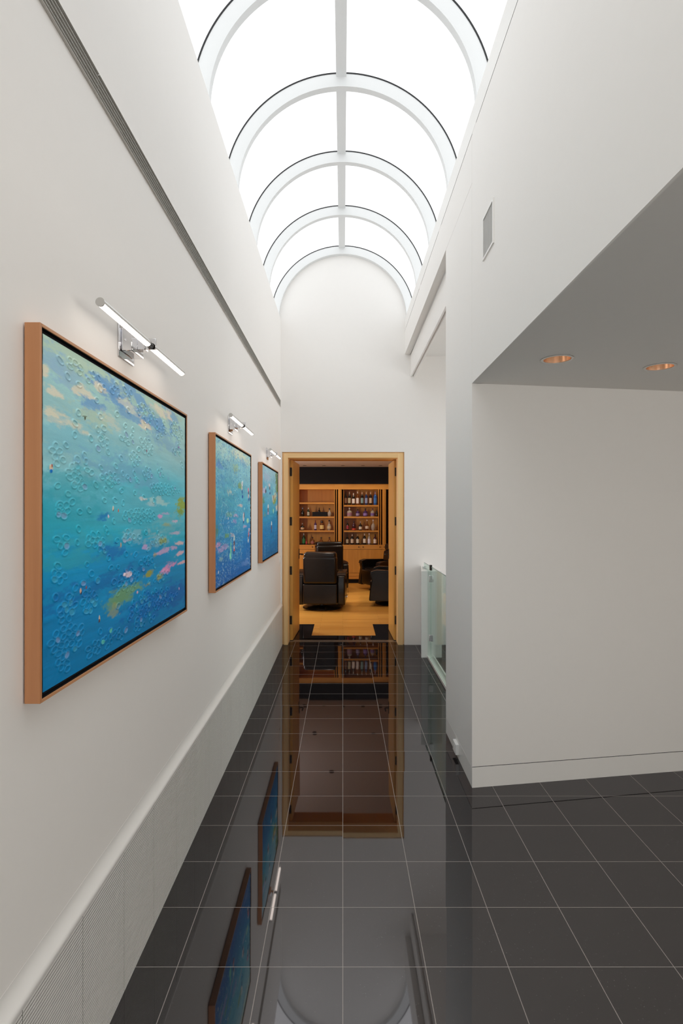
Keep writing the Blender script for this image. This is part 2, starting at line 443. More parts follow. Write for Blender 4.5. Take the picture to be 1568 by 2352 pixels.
# windows outside the frame; side, back and stair ones added as fill light sources
def window(name, label, c, a, b, axis):
    p = empty(name, c); struct(p, label, 'window')
    def bx(u0, z0, u1, z1, d0, d1):
        return (d0, u0, z0, d1, u1, z1) if axis == 'x' else (u0, d0, z0, u1, d1, z1)
    m = MB()
    for q in ((-a, -b, -a + .05, b), (a - .05, -b, a, b), (-a + .05, -b, a - .05, -b + .05), (-a + .05, b - .05, a - .05, b)): m.box(*bx(*q, -.028, .028))
    m.build('window_frame', M['trim'], p)
    MB().box(*bx(-a + .05, -b + .05, a - .05, b - .05, .024 if c[0] > 1 else -.027, .027 if c[0] > 1 else -.024)).build('pane', M['sky'], p)
window('fill_window_2', 'wide unseen window added for fill light in the outer wall of the side space', (4.57, -0.7, 1.35), 1.76, 1.01, 'x')
window('fill_window_3', 'unseen window added for fill light in the wall behind the viewer', (0, -2.57, 1.3), .71, 1.11, 'y')
window('window_5', 'window in the left wall of the bar room', (-2.99, 9.6, 1.75), .28, .50, 'x')
window('fill_window_4', 'unseen window added for fill light in the wall beyond the glass railing', (2.97, 5.6, 1.8), 1.21, 1.16, 'x')

# ------------------------------------------------------------------ left wall: slot diffuser
sd = empty('slot_diffuser', (XL + .0005, 0, 3.0)); tag(sd, 'long dark linear slot vent high on the left wall', 'air vent')
def onwall(o): return o
MB().box(.0, YB + .02, .0, .0015, 6.90, .075).build('slot_back', M['slot'], sd)
for y0, y1 in ((YB + .02, 1.755), (1.758, 3.30), (3.303, 5.1), (5.103, 6.90)):
    m = MB()
    for k in range(6):
        z = .0735 * k / 5
        m.box(.0, y0, z - .0011 + .001, .008 if k in (0, 5) else .006, y1, z + .0016)
    m.build('slot_louver', M['slotfin'], sd)

# ------------------------------------------------------------------ left wall: baseboard grille
bg = empty('baseboard_grille', (XL, 0, 0)); tag(bg, 'white linear radiator grille running along the foot of the left wall', 'radiator grille')
PZ = .490
# rounded rail
prof = []
for i in range(13):
    a = PI / 2 * i / 12
    prof.append((.018 * math.sin(a) ** .9, .548 - .0 - .034 * (1 - math.cos(a)) * 1.0))
rail = [(0.0, .560)] + [(.0005 + .0245 * (q / 10) ** 2.2, .560 - .052 * q / 10) for q in range(11)] + [(.0245, .497), (.0225, .4895), (0.0, .4895)]
m = MB().prism([(p[0], p[1]) for p in rail], YB + .01, 6.93, 'y')
m.build('rail', M['trim'], bg, smooth=True)
MB().box(.0, YB + .01, 0, .003, 6.93, .495).build('cavity', M['grille_dark'], bg)
J0 = 1.309 - .3045 * 12
k = 0
NB = 46
while J0 + .3045 * k < 6.90:
    ya = J0 + .3045 * k + .0015; yb = min(J0 + .3045 * (k + 1) - .0015, 6.93); k += 1
    if ya < YB + .01: continue
    m = MB()
    for b in range(NB):
        z = .002 + b * (PZ / NB)
        m.box(.0213, ya, z, .0225, yb, z + .0070)
    m.cur = 1
    for q in (.18, .82):
        yy = ya + (yb - ya) * q
        m.box(.010, yy - .0015, 0, .0205, yy + .0015, PZ)
    m.box(.004, ya, 0, .0215, ya + .003, PZ)
    m.box(.004, yb - .001, 0, .0215, yb, PZ)
    m.build('grille_panel', [M['grille'], M['slot']], bg)

# ------------------------------------------------------------------ paintings
def vnoise(U, V, seed):
    rs = np.random.RandomState(seed); g = rs.rand(256, 256)
    ui = np.floor(U).astype(int); vi = np.floor(V).astype(int)
    fu = U - ui; fv = V - vi; fu = fu * fu * (3 - 2 * fu); fv = fv * fv * (3 - 2 * fv)
    a = g[ui % 256, vi % 256]; b = g[(ui + 1) % 256, vi % 256]; c = g[ui % 256, (vi + 1) % 256]; d = g[(ui + 1) % 256, (vi + 1) % 256]
    return (a * (1 - fu) + b * fu) * (1 - fv) + (c * (1 - fu) + d * fu) * fv
def fbm(U, V, seed, oct=5, gain=.55):
    t = 0; a = 1; s_ = 0
    for o in range(oct):
        t = t + a * vnoise(U * 2 ** o + 37 * o, V * 2 ** o + 11 * o, seed + o); s_ += a; a *= gain
    return t / s_
def sstep(x, a, b):
    t = np.clip((x - a) / (b - a), 0, 1); return t * t * (3 - 2 * t)

PX = -0.7475      # plane of the canvases
def px2c(x, y):
    Y = -PX * F / (787 - x); return Y, EYE + (1177 - y) * Y / F

def canvas(name, y0, z0, W, H, step, grad, blobs, rings, clusters, strokes, parent, seed, dots=0, parent_loc=(0, 0, 0)):
    nu = int(W / step) + 1; nv = int(H / step) + 1
    yy = np.linspace(0, W, nu); zz = np.linspace(0, H, nv)
    Y, Z = np.meshgrid(yy, zz, indexing='ij')          # Z up from bottom
    t = 1 - Z / H
    # brush direction: gently slanting strokes
    warp = (fbm(Y * 3, Z * 3, seed, 3) - .5)
    tv = t + (fbm(Y * 1.6, Z * 7, seed + 9, 5) - .5) * .28
    cols = np.array([np.array(lin(*c)[:3]) for _, c in grad]); pos = [p for p, _ in grad]
    col = np.stack([np.interp(tv, pos, cols[:, i]) for i in range(3)], -1)
    # slanted streaks
    A = math.radians(-5)
    us = Y * math.cos(A) + Z * math.sin(A); vs = -Y * math.sin(A) + Z * math.cos(A)
    st = fbm(us * 5, vs * 34, seed + 20, 4); st2 = fbm(Y * 4, Z * 60, seed + 31, 4)
    col = col * (1 + (np.where(t < .5, st, st2) - .5) * .34)[..., None]
    for bi, (px, py, ry, rz, ang, c, s_) in enumerate(blobs):
        cy, cz = px2c(px, py); cy -= y0; cz -= z0
        a = math.radians(ang * .25); dy = Y - cy; dz = Z - cz
        du = (dy * math.cos(a) + dz * math.sin(a)) / ry; dv = (-dy * math.sin(a) + dz * math.cos(a)) / rz
        du2 = dy * math.cos(a) + dz * math.sin(a); dv2 = -dy * math.sin(a) + dz * math.cos(a)
        nz = fbm(du2 * 22 + 50, dv2 * 70 + 50, seed + 50 + bi, 5, .62)
        d = np.sqrt(du * du + dv * dv) + (nz - .5) * 2.3
        k_ = (1 - sstep(d, .35, 1.05)) * s_
        col = col * (1 - k_[..., None]) + np.array(lin(*c)[:3]) * k_[..., None]
    Hh = (st2 - .5) * .0010
    rnd = random.Random(seed)
    allr = [px2c(*p) + (None,) for p in rings]
    for (px, py, ry, rz, n) in clusters:
        cy, cz = px2c(px, py); placed = []
        tries = 0
        while len(placed) < n and tries < 4000:
            tries += 1
            a = rnd.random() * 2 * PI; q = math.sqrt(rnd.random())
            p = (cy + ry * q * math.cos(a), cz + rz * q * math.sin(a))
            if all(((p[0] - o_[0]) / .031) ** 2 + ((p[1] - o_[1]) / .0170) ** 2 > .80 for o_ in placed): placed.append(p)
        allr += [p + (None,) for p in placed]
    for (cy, cz, _) in allr:
        cy -= y0; cz -= z0
        ra = .0150 * rnd.uniform(.8, 1.2); rb = .0084 * rnd.uniform(.85, 1.15); tl = rnd.uniform(-.35, .2)
        i0, i1 = int((cy - .035) / step), int((cy + .035) / step) + 1; j0, j1 = int((cz - .02) / step), int((cz + .02) / step) + 1
        if i0 < 1 or j0 < 1 or i1 >= nu or j1 >= nv: continue
        sl = (slice(i0, i1), slice(j0, j1)); dy = Y[sl] - cy; dz = Z[sl] - cz
        d = np.sqrt(((dy * math.cos(tl) + dz * math.sin(tl)) / ra) ** 2 + ((-dy * math.sin(tl) + dz * math.cos(tl)) / rb) ** 2)
        # rounded-square look
        rim = np.exp(-((d - 1) / .17) ** 2) * .0026
        dish = -(1 - sstep(d, .6, 1.0)) * .0006
        Hh[sl] = np.maximum(Hh[sl], rim) + dish * 1.0
        r_ = rnd.random(); inner = (1 - sstep(d, .75, .98))
        if r_ < .07: tc = np.array(lin(140, 160, 200)[:3]); kk = .5
        elif r_ < .22: tc = np.array(lin(100, 190, 195)[:3]); kk = .28
        else: tc = None
        if tc is not None: col[sl] = col[sl] * (1 - inner[..., None] * kk) + tc * inner[..., None] * kk
        edge = np.exp(-((d - 1.0) / .2) ** 2)[..., None]
        col[sl] = col[sl] * (1 - edge * .05) + np.array(lin(150, 205, 210)[:3]) * edge * .05
    for (px, py, ry, rz, c) in strokes:
        cy, cz = px2c(px, py); cy -= y0; cz -= z0
        d = np.sqrt(((Y - cy) / ry) ** 2 + ((Z - cz) / rz) ** 2) + (fbm(Y * 90, Z * 90, seed + 77, 2) - .5) * .5
        k_ = (1 - sstep(d, .75, 1.05))[..., None]
        col = col * (1 - k_) + np.array(lin(*c)[:3]) * k_
        Hh = Hh + k_[..., 0] * .0012
    if dots:
        dn = fbm(Y * 75, Z * 110, seed + 90, 2, .8); k_ = sstep(dn, .60, .72)
        dm = fbm(Y * 5, Z * 5, seed + 95, 3); k_ = k_ * sstep(dm, .42, .60) * dots
        Hh = Hh + k_ * .0020; k3 = k_[..., None] * .35
        col = col * (1 - k3) + np.array(lin(190, 220, 215)[:3]) * k3
        dn = fbm(Y * 60 + 31, Z * 80, seed + 190, 2, .8); k3 = (sstep(dn, .62, .70) * .5 * dots)[..., None]
        col = col * (1 - k3) + np.array(lin(20, 110, 170)[:3]) * k3
    col = np.clip(col * (1.30 + .25 * (1 - t))[..., None], .003, .92)
    co = np.stack([Hh, Y, Z], -1).reshape(-1, 3)
    idx = np.arange(nu * nv).reshape(nu, nv)
    q = np.stack([idx[:-1, :-1], idx[1:, :-1], idx[1:, 1:], idx[:-1, 1:]], -1).reshape(-1, 4)
    me = bpy.data.meshes.new(name)
    me.vertices.add(nu * nv); me.vertices.foreach_set('co', co.astype(np.float32).ravel())
    me.loops.add(q.size); me.loops.foreach_set('vertex_index', q.astype(np.int32).ravel())
    me.polygons.add(len(q)); me.polygons.foreach_set('loop_start', (np.arange(len(q)) * 4).astype(np.int32))
    me.polygons.foreach_set('loop_total', np.full(len(q), 4, np.int32))
    me.update(calc_edges=True)
    at = me.color_attributes.new('paint', 'FLOAT_COLOR', 'POINT')
    at.data.foreach_set('color', np.concatenate([col, np.ones((nu, nv, 1))], -1).astype(np.float32).ravel())
    me.polygons.foreach_set('use_smooth', np.ones(len(q), bool))
    if me.polygons[0].normal.x < 0: me.flip_normals()
    mt = NT(name + '_oil_paint').base(None, 0.5, spec=.14)
    an = mt.n('ShaderNodeAttribute', attribute_name='paint')
    v = mt.coord((1, 14, 60)); f = mt.noise(v, 6, 5, .6, .3)
    x = mt.n('ShaderNodeMix', data_type='RGBA', blend_type='MULTIPLY'); x.inputs[0].default_value = .5
    mt.l(an.outputs['Color'], x.inputs[6]); mt.l(mt.mix(f, (.8, .86, .88, 1), (1.14, 1.1, 1.08, 1)), x.inputs[7])
    mt.l(x.outputs[2], mt.p.inputs['Base Color'])
    mt.bump(f, .25, .0012)
    me.materials.append(mt.m)
    o = bpy.data.objects.new('canvas', me); C.objects.link(o); o.parent = parent
    o.location = (PX - parent_loc[0], y0 - parent_loc[1], z0 - parent_loc[2])
    return o

def painting(y0, y1, label, step, grad, blobs, rings, clusters, strokes, seed, dots=0):
    z0, z1 = 1.205, 2.142
    p = empty('painting', (XL, y0, z0)); tag(p, label, 'painting', 'framed sea paintings')
    W, H = y1 - y0, z1 - z0; D = .043; fw = .0085
    fr = MB()
    fr.box(.004, 0, 0, D, fw, H).box(.004, W - fw, 0, D, W, H)
    fr.cur = 1; fr.box(.004, fw, 0, D, W - fw, fw).box(.004, fw, H - fw, D, W - fw, H)
    fr.build('picture_frame', [M['frame'], M['frame_h']], p, bevel=.0008, seg=1)
    m = MB().box(.0, fw, fw, .030, W - fw, H - fw)
    lt = .0012
    m.box(.030, fw, fw, .0405, fw + lt, H - fw).box(.030, W - fw - lt, fw, .0405, W - fw, H - fw)
    m.box(.030, fw + lt, fw, .0405, W - fw - lt, fw + lt).box(.030, fw + lt, H - fw - lt, .0405, W - fw - lt, H - fw)
    m.build('backing', M['black'], p)
    g = .0125
    MB().box(.030, fw + g, fw + g, -XL + PX - .001, W - fw - g, H - fw - g).build('canvas_edge', M['gasket'], p)
    canvas(label.split()[0] + '_canvas', y0 + fw + g, z0 + fw + g, W - 2 * (fw + g), H - 2 * (fw + g), step, grad, blobs, rings, clusters, strokes, p, seed, dots, (XL, y0, z0))
    return p

def R1(lst): return [(40 + a / 2.556, 720 + b / 2.556) for a, b in lst]
rings1 = R1([(250, 275), (295, 370), (360, 418), (555, 455), (465, 510), (357, 583), (487, 605), (338, 645), (335, 713), (470, 680), (507, 675),
    (430, 733), (497, 727), (285, 773), (473, 793), (530, 812), (583, 592), (632, 660), (677, 683), (650, 568), (725, 744), (710, 798), (755, 685),
    (608, 850), (350, 857), (395, 835), (400, 870), (490, 906), (577, 898), (409, 920), (433, 935), (495, 960), (617, 940), (685, 938), (645, 960), (660, 975),
    (707, 985), (697, 975), (460, 1007), (235, 1012), (517, 1032), (297, 1060), (610, 1042), (688, 1054), (320, 1108), (246, 1126), (510, 1098), (572, 1098),
    (619, 1113), (240, 1160), (365, 1165), (420, 1155), (565, 1220), (358, 1266), (519, 1264), (527, 1288), (230, 1327), (286, 1317), (350, 1345), (250, 1365),
    (287, 1365), (584, 1333), (407, 1474), (535, 1436), (237, 1485), (215, 1525), (548, 1493), (590, 1490), (434, 1528), (470, 1569), (340, 1612), (385, 1585),
    (222, 1667), (318, 1672), (565, 1577), (637, 1413), (692, 1416), (765, 1388), (740, 1080), (798, 1098), (752, 1287), (713, 1313), (787, 1348), (825, 1290),
    (738, 1502), (805, 1485), (768, 1465), (726, 1465), (771, 1578), (805, 1570), (878, 1617), (933, 1647), (590, 1718), (668, 1770), (700, 1800), (655, 1795),
    (547, 1862), (499, 1926), (485, 1868), (635, 1860), (280, 1405), (590, 1645), (743, 1645), (905, 705), (925, 710), (903, 660), (845, 690), (822, 725)])
clusters1 = [(40 + a / 2.556, 720 + b / 2.556, c, d, n) for a, b, c, d, n in [
    (340, 275, .05, .04, 9), (460, 400, .06, .02, 5), (600, 440, .10, .03, 9), (760, 590, .10, .03, 12), (240, 830, .035, .025, 6), (335, 950, .035, .03, 9),
    (375, 1020, .02, .015, 4), (510, 750, .03, .02, 5), (690, 855, .05, .02, 9), (560, 970, .05, .025, 8), (640, 730, .06, .02, 6), (765, 790, .06, .03, 8),
    (762, 940, .05, .018, 6), (840, 935, .03, .018, 5), (270, 1165, .03, .02, 6), (440, 1325, .05, .02, 7), (500, 1365, .03, .018, 5), (650, 1310, .05, .018, 6),
    (720, 1190, .16, .022, 26), (870, 1035, .20, .018, 22), (245, 1545, .03, .012, 4), (295, 1740, .045, .035, 10), (425, 1690, .05, .035, 12),
    (655, 1565, .09, .035, 26), (290, 1920, .09, .04, 22), (270, 2090, .04, .045, 9), (450, 1980, .05, .03, 8), (560, 1920, .08, .03, 10),
    (770, 1690, .20, .035, 26), (860, 1690, .14, .02, 12), (740, 1820, .13, .03, 14), (850, 1540, .07, .02, 7), (840, 1330, .08, .015, 6), (965, 730, .06, .03, 8),
    (975, 900, .04, .03, 6), (850, 670, .08, .03, 8), (935, 800, .08, .02, 6), (930, 670, .06, .02, 5), (750, 1455, .08, .012, 5), (1000, 1200, .0, .0, 0)]]
grad1 = [(0.0, (160, 196, 190)), (.22, (146, 194, 200)), (.42, (92, 182, 200)), (.58, (38, 166, 192)), (.72, (4, 140, 192)), (.86, (0, 128, 186)), (1.0, (0, 120, 176))]
BL1, CR1, SG1 = (104, 152, 196), (222, 212, 186), (172, 196, 178)
P1 = lambda a, b: (40 + a / 2.556, 720 + b / 2.556)
blobs1 = [P1(*q[:2]) + tuple(q[2:]) for q in [
    (230, 200, .22, .06, -10, SG1, .8), (420, 300, .25, .04, -8, SG1, .75), (600, 420, .2, .05, -8, SG1, .5), (870, 560, .3, .05, -6, SG1, .7),
    (200, 280, .10, .05, -10, (134, 176, 200), .7), (290, 360, .12, .04, -15, (140, 176, 200), .6),
    (520, 430, .18, .025, -14, BL1, .9), (430, 530, .10, .03, -12, BL1, .85), (600, 510, .2, .03, -16, BL1, .85), (680, 470, .2, .03, -12, BL1, .8),
    (700, 610, .26, .035, -14, BL1, .75), (820, 650, .2, .04, -14, (98, 150, 198), .8), (900, 600, .15, .05, -20, (100, 150, 196), .6), (880, 760, .25, .04, -10, (112, 160, 196), .5),
    (480, 430, .06, .015, -15, CR1, .9), (380, 460, .07, .018, -15, CR1, .9), (210, 460, .08, .015, -15, CR1, .8), (160, 330, .03, .015, 0, (228, 216, 180), .8),
    (300, 640, .14, .02, -10, CR1, .65), (240, 610, .06, .02, -15, CR1, .7), (440, 610, .14, .03, -10, SG1, .8), (745, 655, .08, .016, -12, (232, 208, 186), .9),
    (830, 570, .10, .022, -14, (222, 206, 184), .7), (890, 590, .04, .03, -50, (226, 208, 184), .7), (560, 640, .10, .03, -10, CR1, .4), (640, 540, .12, .02, -12, (212, 210, 192), .6),
    (350, 760, .4, .06, -4, (110, 178, 196), .5), (640, 930, .4, .06, -3, (108, 164, 196), .55), (400, 1000, .3, .05, 0, (62, 164, 180), .6), (250, 1180, .3, .08, 0, (40, 158, 178), .5),
    (510, 1188, .07, .012, 0, (16, 120, 184), .9), (560, 1390, .16, .03, 4, (8, 104, 180), .75), (500, 1590, .4, .04, 4, (4, 96, 168), .6), (430, 1330, .25, .03, 4, (60, 166, 182), .5),
    (350, 1440, .25, .03, 4, (46, 158, 176), .5), (820, 1690, .4, .06, 4, (12, 96, 176), .6), (940, 1650, .3, .06, 4, (20, 92, 168), .6),
    (690, 1310, .14, .03, 4, (140, 186, 200), .55), (830, 1100, .12, .02, 0, (172, 206, 204), .7), (820, 1330, .2, .04, 6, (150, 184, 190), .5), (900, 1230, .2, .05, 6, (120, 182, 190), .4),
    (965, 1130, .09, .045, 50, (142, 164, 58), .95), (950, 1170, .06, .03, 0, (120, 150, 40), .8), (880, 1240, .08, .012, 0, (158, 160, 96), .6), (860, 1330, .09, .014, 10, (140, 152, 72), .8),
    (640, 1640, .16, .03, 10, (118, 162, 96), .75), (600, 1680, .12, .03, 20, (104, 152, 110), .6), (775, 1530, .05, .014, 0, (150, 150, 40), .9), (830, 1545, .05, .014, 0, (150, 148, 60), .8),
    (570, 1740, .05, .025, 40, (150, 156, 96), .6), (806, 1415, .03, .014, 0, (160, 150, 50), .8), (765, 1590, .04, .01, 0, (150, 150, 70), .7),
    (885, 1490, .10, .020, 20, (214, 140, 186), .9), (860, 1510, .05, .012, 0, (222, 150, 190), .8), (835, 1190, .05, .010, 0, (210, 150, 200), .9), (875, 1390, .14, .012, 10, (196, 160, 196), .8),
    (950, 1410, .10, .010, 12, (222, 176, 186), .8), (960, 1350, .08, .012, -10, (224, 186, 186), .8), (970, 1460, .08, .008, 5, (230, 176, 180), .8), (920, 1290, .1, .01, 6, (214, 176, 200), .6),
    (745, 1375, .05, .010, 0, (190, 160, 206), .8), (650, 1535, .06, .010, 0, (218, 196, 208), .9), (870, 1175, .06, .009, 0, (196, 160, 204), .7), (750, 1090, .05, .008, 0, (212, 208, 206), .8),
    (920, 1220, .05, .008, 0, (214, 180, 206), .7), (800, 1120, .08, .012, 0, (176, 200, 206), .6), (655, 1330, .05, .009, 0, (206, 180, 204), .6)]]
strokes1 = [P1(a, b) + (c, d, e) for a, b, c, d, e in [
    (197, 905, .010, .008, (206, 186, 160)), (201, 893, .005, .005, (150, 60, 50)), (196, 925, .007, .005, (20, 120, 200)),
    (396, 612, .006, .007, (70, 80, 60)), (386, 603, .004, .002, (90, 100, 80)), (405, 604, .004, .002, (90, 100, 80)), (757, 808, .007, .007, (120, 50, 80)), (945, 785, .006, .006, (120, 80, 140)),
    (560, 1145, .006, .008, (210, 190, 170)), (562, 1155, .004, .004, (60, 40, 40)), (592, 1158, .005, .007, (180, 110, 90)), (533, 1190, .006, .006, (200, 190, 210)),
    (606, 1360, .005, .008, (190, 150, 120)), (370, 1628, .006, .008, (214, 170, 140)), (372, 1640, .004, .005, (70, 50, 50)), (403, 1608, .004, .006, (150, 80, 70)),
    (480, 1790, .006, .011, (206, 186, 166)), (478, 1802, .004, .006, (90, 60, 50)), (703, 1637, .008, .006, (222, 170, 190)), (948, 1615, .006, .007, (220, 170, 200)),
    (547, 1862, .012, .008, (90, 190, 180)), (499, 1928, .013, .008, (84, 186, 180)), (630, 1533, .018, .007, (214, 196, 206))]]
painting(1.348, 2.623, 'largest nearest framed blue sea painting with embossed bubble rings', .0019, grad1, blobs1, rings1, clusters1, strokes1, 11)

P2 = lambda a, b: (460 + a / 5.88, 980 + b / 5.88)
grad2 = [(0.0, (140, 190, 196)), (.2, (120, 178, 194)), (.4, (84, 168, 190)), (.6, (52, 150, 190)), (.8, (14, 116, 184)), (1.0, (8, 96, 170))]
blobs2 = [P2(*q[:2]) + tuple(q[2:]) for q in [
    (300, 300, .3, .06, -5, (176, 204, 196), .6), (520, 360, .3, .06, -8, (206, 206, 180), .7), (600, 440, .3, .05, -6, (196, 204, 176), .6), (250, 520, .16, .03, -20, (80, 130, 196), .7),
    (580, 500, .2, .04, 0, (96, 150, 190), .5), (480, 560, .12, .04, 0, (150, 176, 130), .6), (400, 880, .08, .03, 0, (206, 206, 186), .6), (540, 800, .10, .025, 0, (122, 150, 70), .8),
    (250, 720, .3, .05, 0, (84, 150, 200), .4), (440, 1020, .4, .05, 0, (70, 160, 180), .4), (540, 1065, .10, .012, 0, (214, 176, 160), .7), (400, 1180, .14, .02, 0, (120, 166, 130), .6),
    (490, 1200, .10, .016, 0, (206, 160, 196), .7), (460, 1280, .08, .014, 0, (196, 150, 196), .6), (380, 1300, .3, .05, 0, (20, 120, 190), .5), (360, 1475, .12, .016, 0, (110, 160, 80), .8),
    (430, 1460, .09, .014, 0, (206, 180, 180), .7), (235, 1600, .10, .02, 5, (214, 150, 186), .7), (300, 1640, .16, .024, 8, (196, 160, 206), .6), (220, 1400, .05, .04, 0, (90, 130, 50), .6),
    (600, 1350, .10, .014, 0, (206, 170, 196), .6), (330, 1950, .4, .08, 0, (6, 104, 186), .5), (620, 1830, .2, .03, 0, (130, 160, 210), .4), (280, 1790, .07, .018, 0, (150, 190, 190), .6)]]
strokes2 = [P2(a, b) + (c, d, e) for a, b, c, d, e in [
    (563, 770, .035, .020, (226, 232, 220)), (560, 830, .02, .022, (206, 196, 190)), (563, 880, .02, .020, (30, 90, 150)), (568, 945, .03, .014, (10, 80, 160)),
    (648, 860, .035, .022, (214, 130, 150)), (652, 900, .03, .02, (90, 50, 50)), (648, 940, .03, .020, (196, 180, 180)), (655, 980, .04, .022, (10, 90, 150)),
    (595, 1110, .03, .012, (130, 200, 220)), (588, 1200, .022, .028, (120, 60, 56)), (582, 1230, .032, .040, (216, 206, 206)), (586, 1195, .014, .022, (110, 50, 50)), (580, 1290, .02, .014, (20, 70, 130)),
    (638, 1270, .05, .022, (160, 216, 180)), (655, 1395, .03, .018, (226, 160, 176)), (652, 1450, .024, .024, (206, 100, 110)), (645, 1520, .028, .030, (196, 206, 206)), (645, 1490, .018, .018, (80, 50, 60)),
    (455, 1510, .028, .026, (206, 226, 210)), (455, 1580, .026, .024, (110, 66, 60)), (455, 1630, .026, .018, (226, 190, 180)), (455, 1665, .026, .012, (206, 70, 80)), (452, 1700, .02, .014, (30, 60, 110)),
    (410, 1680, .022, .070, (110, 206, 176)), (398, 1750, .02, .022, (130, 216, 190)), (242, 1965, .01, .012, (214, 226, 226)), (375, 1240, .012, .008, (226, 226, 226))]]
painting(3.200, 4.462, 'middle framed sea painting with small swimmers and sailboards', .0034, grad2, blobs2, [], [], strokes2, 23, 1.0)

grad3 = [(0.0, (146, 184, 196)), (.2, (116, 176, 196)), (.45, (50, 156, 190)), (.7, (16, 124, 184)), (1.0, (10, 104, 160))]
blobs3 = [P2(*q[:2]) + tuple(q[2:]) for q in [
    (900, 680, .35, .06, 0, (166, 180, 200), .6), (1030, 700, .16, .12, 70, (92, 120, 60), .95), (1045, 800, .2, .10, 60, (104, 130, 60), .95), (1000, 960, .20, .06, 30, (214, 196, 150), .9),
    (1000, 1010, .14, .045, 30, (130, 156, 60), .95), (1030, 1080, .14, .04, 60, (216, 206, 176), .7), (1040, 1180, .14, .05, 0, (40, 90, 90), .7), (985, 1130, .1, .03, 0, (110, 170, 130), .6),
    (850, 1000, .10, .04, 0, (86, 130, 90), .8), (870, 1190, .12, .03, 0, (120, 160, 120), .5), (860, 860, .14, .03, 0, (206, 180, 206), .6), (930, 800, .1, .02, 0, (226, 200, 206), .6),
    (950, 1350, .5, .06, 0, (10, 120, 190), .5), (870, 1650, .06, .10, 0, (100, 170, 206), .4), (960, 1500, .5, .06, 0, (16, 130, 180), .4)]]
strokes3 = [P2(a, b) + (c, d, e) for a, b, c, d, e in [
    (882, 870, .04, .02, (60, 50, 70)), (884, 820, .03, .014, (226, 226, 226)), (935, 790, .04, .018, (226, 226, 226)), (935, 830, .03, .022, (110, 60, 60)), (938, 900, .05, .014, (20, 80, 150)),
    (993, 880, .05, .06, (130, 200, 216)), (990, 960, .02, .035, (80, 50, 50)), (915, 1080, .05, .028, (216, 216, 216)), (913, 1130, .05, .03, (110, 90, 100)), (913, 1170, .05, .016, (176, 160, 186)),
    (960, 1310, .04, .026, (206, 220, 216)), (960, 1360, .035, .03, (120, 80, 80)), (960, 1410, .03, .02, (70, 90, 130)), (985, 1140, .04, .03, (150, 216, 196)), (1035, 1110, .03, .03, (226, 226, 216))]]
painting(5.075, 6.325, 'farthest framed sea painting with a green shoreline, beside the door', .0045, grad3, blobs3, [], [], strokes3, 37, .6)

# ------------------------------------------------------------------ picture lights
def picture_light(label):
    # origin on the wall at the plate's centre; +X points into the hall
    p = empty('picture_light'); tag(p, label, 'picture light', 'chrome picture lights above the paintings')
    MB().box(0, -.069, -.060, .005, .069, .060).build('backplate', M['chrome'], p, bevel=.001, seg=1)
    b = MB().box(.007, -.052, -.036, .043, .062, .044).box(.004, -.046, -.030, .008, .056, .038).build('bracket_box', M['chrome'], p, bevel=.0015, seg=1)
    MB().lathe([(.0035, 0), (.0035, .005), (.002, .006)], 12, (.018, -.0575, .004), 'y').build('screw', M['chrome'], b)
    m = MB().box(.043, .0, -.018, .070, .034, .024)
    m.box(.070, .004, -.016, .108, .012, .024)
    m.build('arm', M['chrome'], p, bevel=.001, seg=1)
    m = MB().lathe([(.0105, -.021), (.0105, .021)], 20, (.0865, 0, 0), 'y')
    m.build('clamp', M['hinge'], p, bevel=.001, seg=1)
    for sgn in (-1, 1):
        a, c = sgn * .021, sgn * .400
        cx, cz, r = .0865, .0, .0125
        # lit underside, chrome upper shell
        m = MB(); n = 24
        for (rr, a0, a1, nm, mt) in ((r, -PI * 1.02, PI * .02, 'lamp_tube', M['tube']), (r + .0006, -.38, PI + .38, 'tube_shell', M['brushed'])):
            m = MB(); vs = []; fs = []
            for i in range(n + 1):
                t = a0 + (a1 - a0) * i / n
                # the lit side faces down and outward
                t -= math.radians(0)
                for y in (a, c): vs.append((cx + rr * math.cos(t), y, cz + rr * math.sin(t)))
            for i in range(n): fs.append((2 * i, 2 * i + 1, 2 * i + 3, 2 * i + 2))
            m.add(vs, fs).build(nm, mt, p, smooth=True)
        for yy, q in ((c, sgn * .004), (a, -sgn * .006)):
            MB().lathe([(r + .0008, 0), (r + .0008, q)], 28, (cx, yy, cz), 'y').build('end_cap', M['brushed'] if yy == c else M['hinge'], p, smooth=True)
    return p
for yc, lab in ((1.985, 'large chrome bar picture light above the nearest painting'), (3.825, 'chrome bar picture light above the middle painting'), (5.70, 'small far chrome bar picture light beside the door')):
    o = picture_light(lab); o.location = (XL, yc, 2.281)

# wall switch by the door
p = empty('wall_switch', (XL, 6.78, 1.02)); tag(p, 'slim white wall switch on the left wall between painting and door', 'light switch')
MB().box(0, 0, 0, .006, .075, .125).build('plate', M['white_plastic'], p, bevel=.0015)
MB().box(.006, .022, .035, .010, .053, .09).build('rocker', M['white_plastic'], p, bevel=.001)

# ------------------------------------------------------------------ right wall: return air register
p = empty('wall_vent', (XR, 2.85, 3.075)); tag(p, 'square recessed grey air vent high on the right wall', 'air vent')
m = MB(); fw = .012; L, H = .215, .235
m.box(-.007, 0, 0, 0, L, fw).box(-.007, 0, H - fw, 0, L, H).box(-.007, 0, fw, 0, fw, H - fw).box(-.007, L - fw, fw, 0, L, H - fw)
m.build('vent_frame', M['trim'], p)
m = MB()
for k in range(13):
    y = fw + .007 + k * (L - 2 * fw - .014) / 12
    m.box(-.003, y - .005, fw, -.0015, y + .005, H - fw)
m.build('vent_blade', M['vent'], p)
MB().box(-.0014, fw, fw, -.0004, L - fw, H - fw).build('vent_back', M['gasket'], p)

